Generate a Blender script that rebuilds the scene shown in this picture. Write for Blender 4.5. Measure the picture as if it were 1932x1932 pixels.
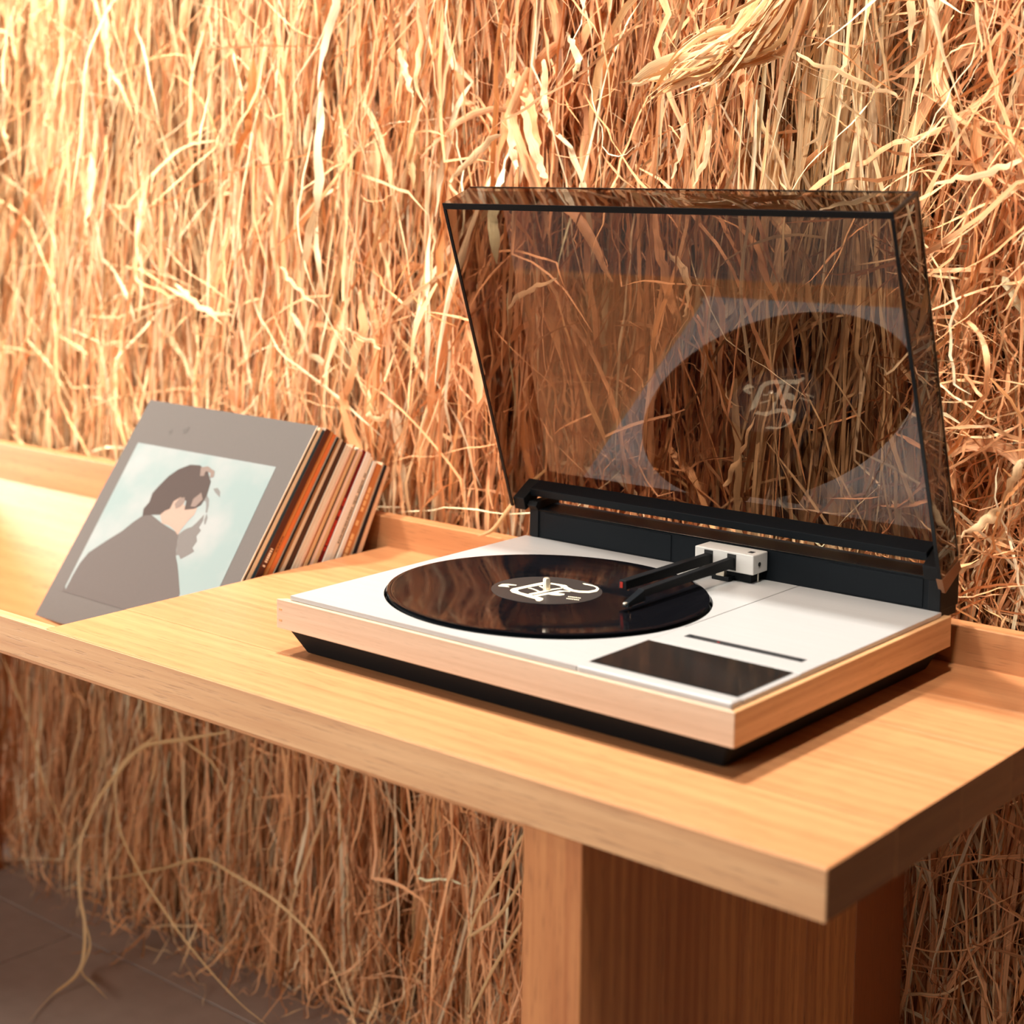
import bpy, bmesh, math, random
import numpy as np
from mathutils import Vector, Matrix

for o in list(bpy.data.objects):
    bpy.data.objects.remove(o)
scene = bpy.context.scene
COL = scene.collection
T = 0.66                      # height of the bench top above the floor

# ------------------------------------------------------------------ camera
YAW, PITCH, ROLL = -0.7622, 0.1061, 0.0002
cd = bpy.data.cameras.new('camera')
cam = bpy.data.objects.new('camera', cd)
COL.objects.link(cam)
fw = Vector((math.sin(YAW)*math.cos(PITCH), math.cos(YAW)*math.cos(PITCH), -math.sin(PITCH)))
rt = fw.cross(Vector((0, 0, 1))).normalized()
up = rt.cross(fw)
cam.matrix_world = Matrix(((rt.x, up.x, -fw.x, 1.1198), (rt.y, up.y, -fw.y, -1.0981),
                           (rt.z, up.z, -fw.z, 0.4589+T), (0, 0, 0, 1)))
cd.sensor_width = 36.0
cd.lens = 3206.9/1932*36.0
cd.shift_x = (966-625.26)/1932
cd.shift_y = -(966-654.0)/1932
cd.clip_start = 0.05
cd.dof.use_dof = True
cd.dof.focus_distance = 1.68
cd.dof.aperture_fstop = 4.5
scene.camera = cam

# ------------------------------------------------------------------ light
world = bpy.data.worlds.new('room_light')
scene.world = world
world.use_nodes = True
world.node_tree.nodes['Background'].inputs[0].default_value = (1.0, 0.86, 0.72, 1)
world.node_tree.nodes['Background'].inputs[1].default_value = 0.012

def area(name, loc, target, sx, sy, power, color):
    l = bpy.data.lights.new(name, 'AREA')
    l.shape = 'RECTANGLE'; l.size = sx; l.size_y = sy; l.energy = power; l.color = color
    o = bpy.data.objects.new(name, l)
    COL.objects.link(o)
    o.location = loc
    o.rotation_euler = (Vector(target)-Vector(loc)).to_track_quat('-Z', 'Y').to_euler()
    return o
# small ceiling spot over the bench, two added fill spots, and daylight from the left
area('overhead_light', (0.10, 0.0, T+2.05), (0.10, 0.0, 0), 0.12, 0.12, 72, (1.0, 0.93, 0.85))
fill_spot = area('overhead_light', (-0.95, -0.25, T+2.05), (-0.95, 0.25, 0.7), 0.16, 0.16, 22, (1.0, 0.93, 0.84))  # added fill spot, brightens the raffia on the left
fill_spot.data.spread = math.radians(75)
fill_spot = area('overhead_light', (0.72, -0.42, T+2.05), (0.72, 0.35, T+0.1), 0.14, 0.14, 5, (1.0, 0.93, 0.84))  # added fill spot, lifts the raffia right of the lid
fill_spot.data.spread = math.radians(60)
area('left_window_light', (-3.0, -0.95, 1.10), (-0.6, 0.35, 0.7), 1.5, 1.5, 95, (1.0, 0.95, 0.89))
area('front_window_light', (-0.35, -3.3, 1.72), (0.0, 0.3, 0.9), 1.7, 1.0, 66, (1.0, 0.95, 0.90))

scene.view_settings.view_transform = 'Standard'
scene.view_settings.look = 'None'
scene.view_settings.exposure = 0.16
scene.view_settings.gamma = 1.0
scene.view_settings.use_curve_mapping = False

# ------------------------------------------------------------------ materials
def newmat(name):
    m = bpy.data.materials.new(name); m.use_nodes = True
    nt = m.node_tree
    return m, nt, nt.nodes['Principled BSDF']

def plain(name, col, rough=0.5, metal=0.0, spec=0.5, coat=0.0, bump=0.0, bscale=400.0, var=0.0):
    m, nt, b = newmat(name)
    b.inputs['Roughness'].default_value = rough
    b.inputs['Metallic'].default_value = metal
    b.inputs['Specular IOR Level'].default_value = spec
    b.inputs['Coat Weight'].default_value = coat
    b.inputs['Base Color'].default_value = (*col, 1)
    if bump or var:
        tc = nt.nodes.new('ShaderNodeTexCoord'); n = nt.nodes.new('ShaderNodeTexNoise')
        n.inputs['Scale'].default_value = bscale; n.inputs['Detail'].default_value = 4
        nt.links.new(tc.outputs['Object'], n.inputs['Vector'])
        if var:
            r = nt.nodes.new('ShaderNodeValToRGB')
            r.color_ramp.elements[0].position = 0.3; r.color_ramp.elements[1].position = 0.7
            r.color_ramp.elements[0].color = (*[c*(1-var) for c in col], 1)
            r.color_ramp.elements[1].color = (*[min(1, c*(1+var)) for c in col], 1)
            nt.links.new(n.outputs['Fac'], r.inputs['Fac']); nt.links.new(r.outputs['Color'], b.inputs['Base Color'])
        if bump:
            bp = nt.nodes.new('ShaderNodeBump'); bp.inputs['Strength'].default_value = bump
            bp.inputs['Distance'].default_value = 0.001
            nt.links.new(n.outputs['Fac'], bp.inputs['Height']); nt.links.new(bp.outputs['Normal'], b.inputs['Normal'])
    return m

def wood(name, axis, dark, light, rough=0.42, scale=1.0, bump=0.12, tone=0.12, pores=0.5):
    """oak: long grain along the given axis, cathedral bands, short dark pores, tone by piece"""
    m, nt, b = newmat(name)
    N, L = nt.nodes, nt.links
    tc = N.new('ShaderNodeTexCoord'); oi = N.new('ShaderNodeObjectInfo')
    off = N.new('ShaderNodeVectorMath'); off.operation = 'MULTIPLY_ADD'
    comb = N.new('ShaderNodeCombineXYZ')
    for i in range(3): L.new(oi.outputs['Random'], comb.inputs[i])
    L.new(comb.outputs[0], off.inputs[0]); off.inputs[1].default_value = (7.3, 11.1, 5.7)
    L.new(tc.outputs['Object'], off.inputs[2])
    def mapped(sl, sc):
        mp = N.new('ShaderNodeMapping'); s = [sc]*3; s['XYZ'.index(axis)] = sl
        mp.inputs['Scale'].default_value = s; L.new(off.outputs[0], mp.inputs['Vector']); return mp
    def noise(sl, sc, det, dist=0.0):
        mp = mapped(sl*scale, sc*scale); n = N.new('ShaderNodeTexNoise')
        n.inputs['Scale'].default_value = 1.0; n.inputs['Detail'].default_value = det
        n.inputs['Distortion'].default_value = dist; L.new(mp.outputs[0], n.inputs['Vector']); return n
    broad = noise(1.2, 16, 3, 0.6)
    fine = noise(5, 190, 3, 0.2)
    pore = noise(34, 620, 2)
    mp = mapped(0.5*scale, 22*scale)
    wv = N.new('ShaderNodeTexWave'); wv.wave_type = 'RINGS'; wv.inputs['Scale'].default_value = 0.9
    wv.inputs['Distortion'].default_value = 5.0; wv.inputs['Detail'].default_value = 2; wv.inputs['Detail Scale'].default_value = 0.7
    L.new(mp.outputs[0], wv.inputs['Vector'])
    def mth(op, a, bb):
        n = N.new('ShaderNodeMath'); n.operation = op
        for i, v in enumerate((a, bb)):
            if isinstance(v, (int, float)): n.inputs[i].default_value = v
            else: L.new(v, n.inputs[i])
        return n.outputs[0]
    f = mth('ADD', mth('MULTIPLY', broad.outputs['Fac'], 0.55), mth('MULTIPLY', fine.outputs['Fac'], 0.42))
    f = mth('ADD', f, mth('MULTIPLY', wv.outputs['Fac'], 0.13))
    f = mth('ADD', f, mth('MULTIPLY', mth('SUBTRACT', oi.outputs['Random'], 0.5), tone*2))
    r = N.new('ShaderNodeValToRGB')
    r.color_ramp.elements[0].position = 0.32; r.color_ramp.elements[1].position = 0.78
    r.color_ramp.elements[0].color = (*dark, 1); r.color_ramp.elements[1].color = (*light, 1)
    L.new(f, r.inputs['Fac'])
    pr = N.new('ShaderNodeMapRange'); pr.inputs[1].default_value = 0.30; pr.inputs[2].default_value = 0.42
    pr.inputs[3].default_value = pores; pr.inputs[4].default_value = 0.0
    L.new(pore.outputs['Fac'], pr.inputs[0])
    mx = N.new('ShaderNodeMix'); mx.data_type = 'RGBA'
    L.new(pr.outputs[0], mx.inputs[0]); L.new(r.outputs['Color'], mx.inputs[6])
    mx.inputs[7].default_value = (*[c*0.55 for c in dark], 1)
    L.new(mx.outputs[2], b.inputs['Base Color'])
    b.inputs['Roughness'].default_value = rough
    bp = N.new('ShaderNodeBump'); bp.inputs['Strength'].default_value = bump; bp.inputs['Distance'].default_value = 0.0008
    hh = mth('SUBTRACT', mth('MULTIPLY', fine.outputs['Fac'], 0.7), pr.outputs[0])
    L.new(hh, bp.inputs['Height']); L.new(bp.outputs['Normal'], b.inputs['Normal'])
    return m

OAK_D, OAK_L = (0.39, 0.155, 0.058), (0.55, 0.255, 0.106)
M = {}
M['oak_top'] = wood('oak_top', 'X', OAK_D, OAK_L, 0.40)
M['oak_front'] = wood('oak_front', 'X', (0.50, 0.235, 0.10), (0.75, 0.45, 0.225), 0.5, bump=0.4, pores=0.4)
M['oak_end'] = wood('oak_end_grain_shaded', 'Y', (0.17, 0.062, 0.022), (0.28, 0.11, 0.042), 0.55, scale=0.8, pores=0.3)  # end grain, darkened further to stand for the unlit end face
M['oak_leg'] = wood('oak_leg', 'Z', (0.36, 0.11, 0.032), (0.72, 0.325, 0.115), 0.45, tone=0.30, pores=0.6)
M['oak_pale'] = wood('oak_pale', 'X', (0.52, 0.355, 0.235), (0.68, 0.51, 0.365), 0.42, scale=1.6, bump=0.08, tone=0.02, pores=0.25)
M['oak_side'] = wood('oak_side', 'Y', (0.47, 0.24, 0.10), (0.70, 0.41, 0.20), 0.42, scale=1.6, bump=0.08, tone=0.02, pores=0.25)
M['black'] = plain('black_plastic', (0.004, 0.005, 0.006), 0.55, spec=0.15, bump=0.05)
M['black_sheen'] = plain('black_satin_metal', (0.004, 0.006, 0.008), 0.45, spec=0.1, bump=0.03, bscale=900)
M['void'] = plain('dark_gap', (0.004, 0.004, 0.004), 0.8, bump=0.02)
M['white'] = plain('white_lacquer', (0.56, 0.545, 0.51), 0.35, bump=0.02)
M['chrome'] = plain('polished_steel', (0.92, 0.84, 0.68), 0.3, metal=0.85, bump=0.01)
M['bronze'] = plain('brown_metal', (0.20, 0.095, 0.045), 0.4, metal=0.6, bump=0.02)
M['red'] = plain('red_window', (0.35, 0.03, 0.02), 0.2, bump=0.02)

def brushed(name, col, axis):
    m, nt, b = newmat(name)
    N, L = nt.nodes, nt.links
    tc = N.new('ShaderNodeTexCoord'); mp = N.new('ShaderNodeMapping')
    s = [2200.0]*3; s['XYZ'.index(axis)] = 18.0
    mp.inputs['Scale'].default_value = s; L.new(tc.outputs['Object'], mp.inputs['Vector'])
    n = N.new('ShaderNodeTexNoise'); n.inputs['Scale'].default_value = 1; n.inputs['Detail'].default_value = 3
    L.new(mp.outputs[0], n.inputs['Vector'])
    r = N.new('ShaderNodeValToRGB'); r.color_ramp.elements[0].position = 0.25; r.color_ramp.elements[1].position = 0.75
    r.color_ramp.elements[0].color = (*[c*0.86 for c in col], 1); r.color_ramp.elements[1].color = (*col, 1)
    L.new(n.outputs['Fac'], r.inputs['Fac']); L.new(r.outputs['Color'], b.inputs['Base Color'])
    b.inputs['Metallic'].default_value = 0.35; b.inputs['Roughness'].default_value = 0.42
    bp = N.new('ShaderNodeBump'); bp.inputs['Strength'].default_value = 0.06; bp.inputs['Distance'].default_value = 0.0005
    L.new(n.outputs['Fac'], bp.inputs['Height']); L.new(bp.outputs['Normal'], b.inputs['Normal'])
    return m
M['alu'] = brushed('brushed_aluminium', (0.53, 0.52, 0.505), 'X')

def smoked(name, tint, refl=1.0):
    """smoked acrylic: each surface tints what passes and mirrors by Fresnel"""
    m, nt, b = newmat(name)
    N, L = nt.nodes, nt.links
    N.remove(b)
    tr = N.new('ShaderNodeBsdfTransparent'); tr.inputs[0].default_value = (*tint, 1)
    gq = N.new('ShaderNodeNewGeometry'); dt = N.new('ShaderNodeVectorMath'); dt.operation = 'DOT_PRODUCT'
    L.new(gq.outputs['Normal'], dt.inputs[0]); L.new(gq.outputs['Incoming'], dt.inputs[1])
    def mth(op, a, b):
        q = N.new('ShaderNodeMath'); q.operation = op
        for i, v in enumerate((a, b)):
            if isinstance(v, (int, float)): q.inputs[i].default_value = v
            else: L.new(v, q.inputs[i])
        return q.outputs[0]
    c2 = mth('MULTIPLY', dt.outputs['Value'], dt.outputs['Value'])
    sin2 = mth('MULTIPLY', mth('SUBTRACT', 1.0, c2), 1/2.25)
    path = mth('POWER', mth('SUBTRACT', 1.0, sin2), -0.5)
    cc_ = N.new('ShaderNodeCombineColor')
    for i in range(3): L.new(mth('POWER', tint[i]*1.05, mth('MULTIPLY', path, 1.0)), cc_.inputs[i])
    L.new(cc_.outputs[0], tr.inputs[0])
    gl = N.new('ShaderNodeBsdfGlossy'); gl.inputs['Roughness'].default_value = 0.015
    gl.inputs[0].default_value = (refl, refl, refl, 1)
    fr = N.new('ShaderNodeFresnel'); fr.inputs[0].default_value = 1.6
    tc = N.new('ShaderNodeTexCoord'); n = N.new('ShaderNodeTexNoise'); n.inputs['Scale'].default_value = 5
    L.new(tc.outputs['Object'], n.inputs['Vector'])
    bp = N.new('ShaderNodeBump'); bp.inputs['Strength'].default_value = 0.02; bp.inputs['Distance'].default_value = 0.002
    L.new(n.outputs['Fac'], bp.inputs['Height']); L.new(bp.outputs['Normal'], gl.inputs['Normal'])
    mx = N.new('ShaderNodeMixShader')
    geo = N.new('ShaderNodeNewGeometry'); inv = N.new('ShaderNodeMath'); inv.operation = 'MULTIPLY'
    one = N.new('ShaderNodeMath'); one.operation = 'SUBTRACT'; one.inputs[0].default_value = 1.0
    L.new(geo.outputs['Backfacing'], one.inputs[1])
    L.new(fr.outputs[0], inv.inputs[0]); L.new(one.outputs[0], inv.inputs[1])   # one mirror per sheet: its outer skin
    L.new(inv.outputs[0], mx.inputs[0]); L.new(tr.outputs[0], mx.inputs[1]); L.new(gl.outputs[0], mx.inputs[2])
    L.new(mx.outputs[0], N['Material Output'].inputs[0])
    return m
M['smoked'] = smoked('smoked_acrylic', (0.50, 0.44, 0.40), 0.95)
M['rim'] = plain('smoked_acrylic_edge', (0.003, 0.004, 0.005), 0.2, spec=0.15, bump=0.01)
M['glass_black'] = plain('black_glass', (0.012, 0.011, 0.010), 0.08, bump=0.01)

def vinyl():
    m, nt, b = newmat('black_vinyl')
    N, L = nt.nodes, nt.links
    b.inputs['Base Color'].default_value = (0.003, 0.003, 0.004, 1)
    b.inputs['Roughness'].default_value = 0.10
    b.inputs['Specular IOR Level'].default_value = 0.09
    tc = N.new('ShaderNodeTexCoord')
    w = N.new('ShaderNodeTexWave'); w.wave_type = 'RINGS'; w.rings_direction = 'Z'; w.inputs['Scale'].default_value = 190
    L.new(tc.outputs['Object'], w.inputs['Vector'])
    n = N.new('ShaderNodeTexWave'); n.wave_type = 'RINGS'; n.rings_direction = 'Z'; n.inputs['Scale'].default_value = 17
    n.inputs['Distortion'].default_value = 0.0
    L.new(tc.outputs['Object'], n.inputs['Vector'])
    mr = N.new('ShaderNodeMapRange'); mr.inputs[3].default_value = 0.04; mr.inputs[4].default_value = 0.09
    L.new(n.outputs['Fac'], mr.inputs[0]); L.new(mr.outputs[0], b.inputs['Roughness'])
    bp = N.new('ShaderNodeBump'); bp.inputs['Strength'].default_value = 0.015; bp.inputs['Distance'].default_value = 0.0002
    L.new(w.outputs['Fac'], bp.inputs['Height']); L.new(bp.outputs['Normal'], b.inputs['Normal'])
    return m
M['vinyl'] = vinyl()
M['label'] = plain('label_paper', (0.022, 0.018, 0.016), 0.45, bump=0.03)
M['cream_ink'] = plain('cream_ink', (0.86, 0.74, 0.52), 0.5, bump=0.02)

def raffia():
    m, nt, b = newmat('dry_raffia')
    N, L = nt.nodes, nt.links
    at = N.new('ShaderNodeAttribute'); at.attribute_name = 'strand_color'
    uv = N.new('ShaderNodeAttribute'); uv.attribute_name = 'strand_uv'
    mp = N.new('ShaderNodeMapping'); mp.inputs['Scale'].default_value = (1.0, 1.0, 1.0)
    L.new(uv.outputs['Vector'], mp.inputs['Vector'])
    n = N.new('ShaderNodeTexNoise'); n.inputs['Scale'].default_value = 1.0; n.inputs['Detail'].default_value = 3
    L.new(mp.outputs[0], n.inputs['Vector'])
    r = N.new('ShaderNodeMapRange'); r.inputs[1].default_value = 0.3; r.inputs[2].default_value = 0.7
    r.inputs[3].default_value = 0.66; r.inputs[4].default_value = 1.20
    L.new(n.outputs['Fac'], r.inputs[0])
    mu = N.new('ShaderNodeVectorMath'); mu.operation = 'SCALE'
    L.new(at.outputs['Color'], mu.inputs[0]); L.new(r.outputs[0], mu.inputs['Scale'])
    L.new(mu.outputs[0], b.inputs['Base Color'])
    b.inputs['Roughness'].default_value = 0.5
    b.inputs['Specular IOR Level'].default_value = 0.35
    bp = N.new('ShaderNodeBump'); bp.inputs['Strength'].default_value = 0.35; bp.inputs['Distance'].default_value = 0.0006
    L.new(n.outputs['Fac'], bp.inputs['Height']); L.new(bp.outputs['Normal'], b.inputs['Normal'])
    tl = N.new('ShaderNodeBsdfTranslucent'); L.new(mu.outputs[0], tl.inputs[0])
    mx = N.new('ShaderNodeMixShader'); mx.inputs[0].default_value = 0.12
    L.new(b.outputs[0], mx.inputs[1]); L.new(tl.outputs[0], mx.inputs[2])
    L.new(mx.outputs[0], N['Material Output'].inputs[0])
    return m
M['raffia'] = raffia()
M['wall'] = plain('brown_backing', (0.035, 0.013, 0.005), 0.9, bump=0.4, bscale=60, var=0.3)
M['floor'] = plain('grey_brown_floor', (0.30, 0.23, 0.185), 0.5, bump=0.06, bscale=30, var=0.07)
M['joint'] = plain('floor_joint', (0.20, 0.14, 0.11), 0.8, bump=0.1)

# ------------------------------------------------------------------ mesh helpers
WL = {}                                    # world position of every object's origin
def link(o, parent=None, loc=(0, 0, 0)):
    COL.objects.link(o)
    if parent is not None:
        o.parent = parent
        o.location = (0, 0, 0); WL[o.name] = WL[parent.name]
    else:
        o.location = loc; WL[o.name] = Vector(loc)
    return o
def tag(o, label=None, cat=None, group=None, kind=None):
    if label: o['label'] = label
    if cat: o['category'] = cat
    if group: o['group'] = group
    if kind: o['kind'] = kind
    return o
def empty(name, loc, label, cat, group=None):
    o = bpy.data.objects.new(name, None); o.empty_display_size = 0.05
    return tag(link(o, None, loc), label, cat, group)
def put(name, bm, mat, parent=None, loc=(0, 0, 0), smooth=False):
    """bm holds WORLD coordinates; it is stored relative to the object's origin"""
    org = WL[parent.name] if parent is not None else Vector(loc)
    me = bpy.data.meshes.new(name)
    bmesh.ops.translate(bm, verts=bm.verts, vec=-org)
    bmesh.ops.recalc_face_normals(bm, faces=bm.faces)
    bm.to_mesh(me); bm.free()
    me.materials.append(mat)
    if smooth:
        me.polygons.foreach_set('use_smooth', [True]*len(me.polygons))
        me.set_sharp_from_angle(angle=math.radians(35))
    o = bpy.data.objects.new(name, me)
    return link(o, parent, loc)
def box(x0, x1, y0, y1, z0, z1, bev=0.0, bm=None, seg=2):
    t = bmesh.new()
    bmesh.ops.create_cube(t, size=1.0)
    for v in t.verts:
        v.co = Vector((x0+(v.co.x+.5)*(x1-x0), y0+(v.co.y+.5)*(y1-y0), z0+(v.co.z+.5)*(z1-z0)))
    if bev > 0:
        bmesh.ops.bevel(t, geom=t.edges[:], offset=bev, segments=seg, affect='EDGES', profile=0.5)
    return join(bm, t)
def join(bm, t):
    if bm is None: return t
    me = bpy.data.meshes.new('tmp'); t.to_mesh(me); t.free(); bm.from_mesh(me); bpy.data.meshes.remove(me)
    return bm
def prism(poly, axis, a0, a1, bm=None, bev=0.0):
    """polygon in the two remaining axes (in XYZ order), swept along axis"""
    t = bmesh.new()
    def pt(p, a):
        q = list(p); q.insert('XYZ'.index(axis), a); return q
    A = [t.verts.new(pt(p, a0)) for p in poly]; B = [t.verts.new(pt(p, a1)) for p in poly]
    t.faces.new(A); t.faces.new(B[::-1])
    n = len(poly)
    for i in range(n): t.faces.new((A[i], B[i], B[(i+1) % n], A[(i+1) % n]))
    bmesh.ops.recalc_face_normals(t, faces=t.faces)
    if bev > 0: bmesh.ops.bevel(t, geom=t.edges[:], offset=bev, segments=2, affect='EDGES', profile=0.5)
    return join(bm, t)
def hexa(pts, bm=None, bev=0.0):
    """8 corners: bottom loop then top loop"""
    t = bmesh.new(); v = [t.verts.new(p) for p in pts]
    for f in ((0, 1, 2, 3), (7, 6, 5, 4), (0, 4, 5, 1), (1, 5, 6, 2), (2, 6, 7, 3), (3, 7, 4, 0)):
        t.faces.new([v[i] for i in f])
    bmesh.ops.recalc_face_normals(t, faces=t.faces)
    if bev > 0: bmesh.ops.bevel(t, geom=t.edges[:], offset=bev, segments=2, affect='EDGES', profile=0.5)
    return join(bm, t)
def lathe(profile, cx, cy, n=96, bm=None):
    t = bmesh.new(); rings = []
    for r, z in profile:
        if r < 1e-6: rings.append([t.verts.new((cx, cy, z))])
        else: rings.append([t.verts.new((cx+r*math.cos(2*math.pi*k/n), cy+r*math.sin(2*math.pi*k/n), z)) for k in range(n)])
    for a, b in zip(rings[:-1], rings[1:]):
        for k in range(n):
            k2 = (k+1) % n
            if len(a) == 1 and len(b) > 1: t.faces.new((a[0], b[k], b[k2]))
            elif len(b) == 1 and len(a) > 1: t.faces.new((a[k], b[0], a[k2]))
            elif len(a) > 1: t.faces.new((a[k], b[k], b[k2], a[k2]))
    return join(bm, t)
def flat(polys, fn, thick, nrm):
    """thin printed shapes: each 2-D outline mapped by fn, with a real thickness along nrm"""
    t = bmesh.new(); nrm = Vector(nrm)
    for poly in polys:
        A = [t.verts.new(Vector(fn(*p))+nrm*thick) for p in poly]
        B = [t.verts.new(Vector(fn(*p))) for p in poly]
        t.faces.new(A); n = len(poly)
        for i in range(n): t.faces.new((A[i], A[(i+1) % n], B[(i+1) % n], B[i]))
    bmesh.ops.triangulate(t, faces=[f for f in t.faces if len(f.verts) > 4])
    return t

# ------------------------------------------------------------------ floor and wall
fl = put('floor', box(-2.6, 1.6, -2.0, 0.67, -0.06, -0.004), M['joint'])
tag(fl, kind='structure')
py = 0.67; k = 0
while py > -2.0:
    w = 0.262 if k else 0.305
    y1 = py; y0 = py-w
    cuts = [-2.6, -1.35+0.55*(k % 2), 0.2+0.4*(k % 2), 1.6]
    for a, b in zip(cuts[:-1], cuts[1:]):
        put('floor_plank', box(a+0.0008, b-0.0008, y0+0.0012, y1-0.0012, -0.03, 0.0, 0.0008, seg=1), M['floor'], fl)
    py -= w; k += 1
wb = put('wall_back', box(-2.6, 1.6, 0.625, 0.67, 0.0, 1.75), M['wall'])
tag(wb, kind='structure')

# ------------------------------------------------------------------ raffia wall covering
rng = np.random.default_rng(7)
ORANGE = np.array((0.82, 0.405, 0.185)); STRAW = np.array((0.80, 0.53, 0.275)); TAN = np.array((0.62, 0.40, 0.20))
PALE = np.array((0.90, 0.70, 0.44)); BROWN = np.array((0.45, 0.19, 0.065))
# bunches along the wall: (x, share of orange, share of straw, spread of direction, share of broad ribbons)
BX = np.array([-2.6, -1.1, -0.95, -0.80, -0.66, -0.52, -0.40, -0.28, -0.12, 0.05, 0.18, 0.235, 0.30, 0.37, 0.41, 0.50, 0.62, 1.6])
BO = np.array([0.35, 0.15, 0.45, 0.55, 0.25, 0.80, 0.55, 0.75, 0.95, 1.00, 0.95, 0.15, 0.02, 0.05, 0.70, 0.90, 0.60, 0.60])
BS = np.array([0.20, 0.16, 0.20, 0.25, 0.22, 0.16, 0.28, 0.26, 0.30, 0.30, 0.26, 0.08, 0.06, 0.07, 0.24, 0.40, 0.30, 0.30])

def paths(n, x, y, z, L, th0, ph0, nseg, wob, relax, kink, curl=0.0):
    """hanging curves: direction starts at th0 (sideways) / ph0 (towards the room) and falls towards plumb"""
    t = np.arange(nseg)
    th = np.zeros((n, nseg)); ph = np.zeros((n, nseg))
    a = th0.copy(); b = ph0.copy()
    cv = rng.normal(0, 1, n)*curl
    for k in range(nseg):
        kk = (rng.random(n) < kink)*rng.normal(0, 0.7, n)
        a = a*(1-relax)+rng.normal(0, 1, n)*wob+kk+cv
        b = b*(1-relax*1.5)+rng.normal(0, 1, n)*wob*0.6
        th[:, k] = a; ph[:, k] = b
    st = (L/nseg)[:, None]
    d = np.stack([np.sin(th)*np.cos(ph), -np.sin(ph), -np.cos(th)*np.cos(ph)], 2)*st[:, :, None]
    P = np.concatenate([np.zeros((n, 1, 3)), np.cumsum(d, 1)], 1)
    P += np.stack([x, y, z], 1)[:, None, :]
    P[:, 1:-1] += rng.normal(0, 1, (n, nseg-1, 3))*np.array((0.0010, 0.0008, 0.0))*np.clip((np.interp(x, BX, BS)-0.03)/0.22, 0.2, 1.0)[:, None, None]      # crinkle
    return P
def limit(P):
    """keep strands off the wall, the bench and the floor"""
    z = P[:, :, 2]
    front = np.interp(z, [0.0, 0.10, 0.25, T-0.10, T+0.06, T+0.16, T+0.35], [0.30, 0.40, 0.455, 0.455, 0.437, 0.425, 0.385])
    y = P[:, :, 1]
    lo = front; hi = 0.620
    P[:, :, 1] = np.where(y < lo, lo+0.012*np.tanh((lo-y)*20)*0.6, np.where(y > hi, hi-0.004, y))
    low = z < 0.006
    P[:, :, 2] = np.where(low, 0.004+0.004*np.sin(P[:, :, 0]*311+P[:, :, 1]*157), z)
    return P
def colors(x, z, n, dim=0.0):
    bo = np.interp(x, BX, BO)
    bo = np.where(z < 0.72, np.maximum(bo, np.where((x > -0.12) & (x < 0.36), 0.45, 0.85)), bo)  # more orange low down, standing for the redder shade there
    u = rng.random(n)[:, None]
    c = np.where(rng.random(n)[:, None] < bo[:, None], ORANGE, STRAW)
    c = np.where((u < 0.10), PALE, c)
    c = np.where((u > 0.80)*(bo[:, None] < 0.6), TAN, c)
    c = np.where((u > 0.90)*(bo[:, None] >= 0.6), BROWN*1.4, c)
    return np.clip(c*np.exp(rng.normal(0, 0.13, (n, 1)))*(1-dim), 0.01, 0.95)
def ribbon_mesh(P, W, tw0, twr, fold, col, across=2):
    """P (n,k,3) centre lines, W (n,k) widths -> vertices and quads, with per-vertex colour and fibre coordinates"""
    n, k, _ = P.shape
    tan = np.gradient(P, axis=1); tan /= np.linalg.norm(tan, axis=2, keepdims=True)+1e-9
    out = np.array([0.0, -1.0, 0.0])
    side = np.cross(tan, out); side /= np.linalg.norm(side, axis=2, keepdims=True)+1e-9
    nor = np.cross(side, tan)
    ang = tw0[:, None]+np.cumsum(rng.normal(0, 1, (n, k))*twr, 1)
    s = side*np.cos(ang)[:, :, None]+nor*np.sin(ang)[:, :, None]
    q = -side*np.sin(ang)[:, :, None]+nor*np.cos(ang)[:, :, None]
    offs = np.linspace(-0.5, 0.5, across)
    V = np.stack([P+s*(W*o)[:, :, None]+(q*(W*fold[:, None])[:, :, None] if 0 < j < across-1 else 0)
                  for j, o in enumerate(offs)], 2)              # n,k,across,3
    V = V.reshape(-1, 3)
    V[:, 2] = np.maximum(V[:, 2], 0.002); V[:, 1] = np.minimum(V[:, 1], 0.623)
    i = np.arange(n)[:, None, None]*(k*across)+np.arange(k-1)[None, :, None]*across+np.arange(across-1)[None, None, :]
    F = np.stack([i, i+1, i+1+across, i+across], 3).reshape(-1, 4)
    C = np.repeat(col, k*across, 0)
    uu = np.broadcast_to(offs[None, None, :], (n, k, across))*np.maximum(W, 0.0015)[:, :, None]*1500
    vv = np.broadcast_to(np.arange(k)[None, :, None]*0.25, (n, k, across))
    ww = np.broadcast_to((np.arange(n)*3.71 % 97)[:, None, None], (n, k, across))
    U = np.stack([uu, vv, ww], 3).reshape(-1, 3)
    return V, F, C, U
def mesh_np(name, V, F, C, U, mat, parent, org):
    me = bpy.data.meshes.new(name)
    V = V-np.array(org)
    me.vertices.add(len(V)); me.vertices.foreach_set('co', V.astype(np.float32).ravel())
    me.loops.add(F.size); me.loops.foreach_set('vertex_index', F.astype(np.int32).ravel())
    me.polygons.add(len(F)); me.polygons.foreach_set('loop_start', np.arange(0, F.size, 4, dtype=np.int32))
    me.polygons.foreach_set('use_smooth', np.ones(len(F), dtype=bool))
    me.update(calc_edges=True)
    a = me.attributes.new('strand_color', 'FLOAT_COLOR', 'POINT')
    a.data.foreach_set('color', np.concatenate([C, np.ones((len(C), 1))], 1).astype(np.float32).ravel())
    a = me.attributes.new('strand_uv', 'FLOAT_VECTOR', 'POINT')
    a.data.foreach_set('vector', U.astype(np.float32).ravel())
    me.materials.append(mat)
    o = bpy.data.objects.new(name, me)
    return link(o, parent)

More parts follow.
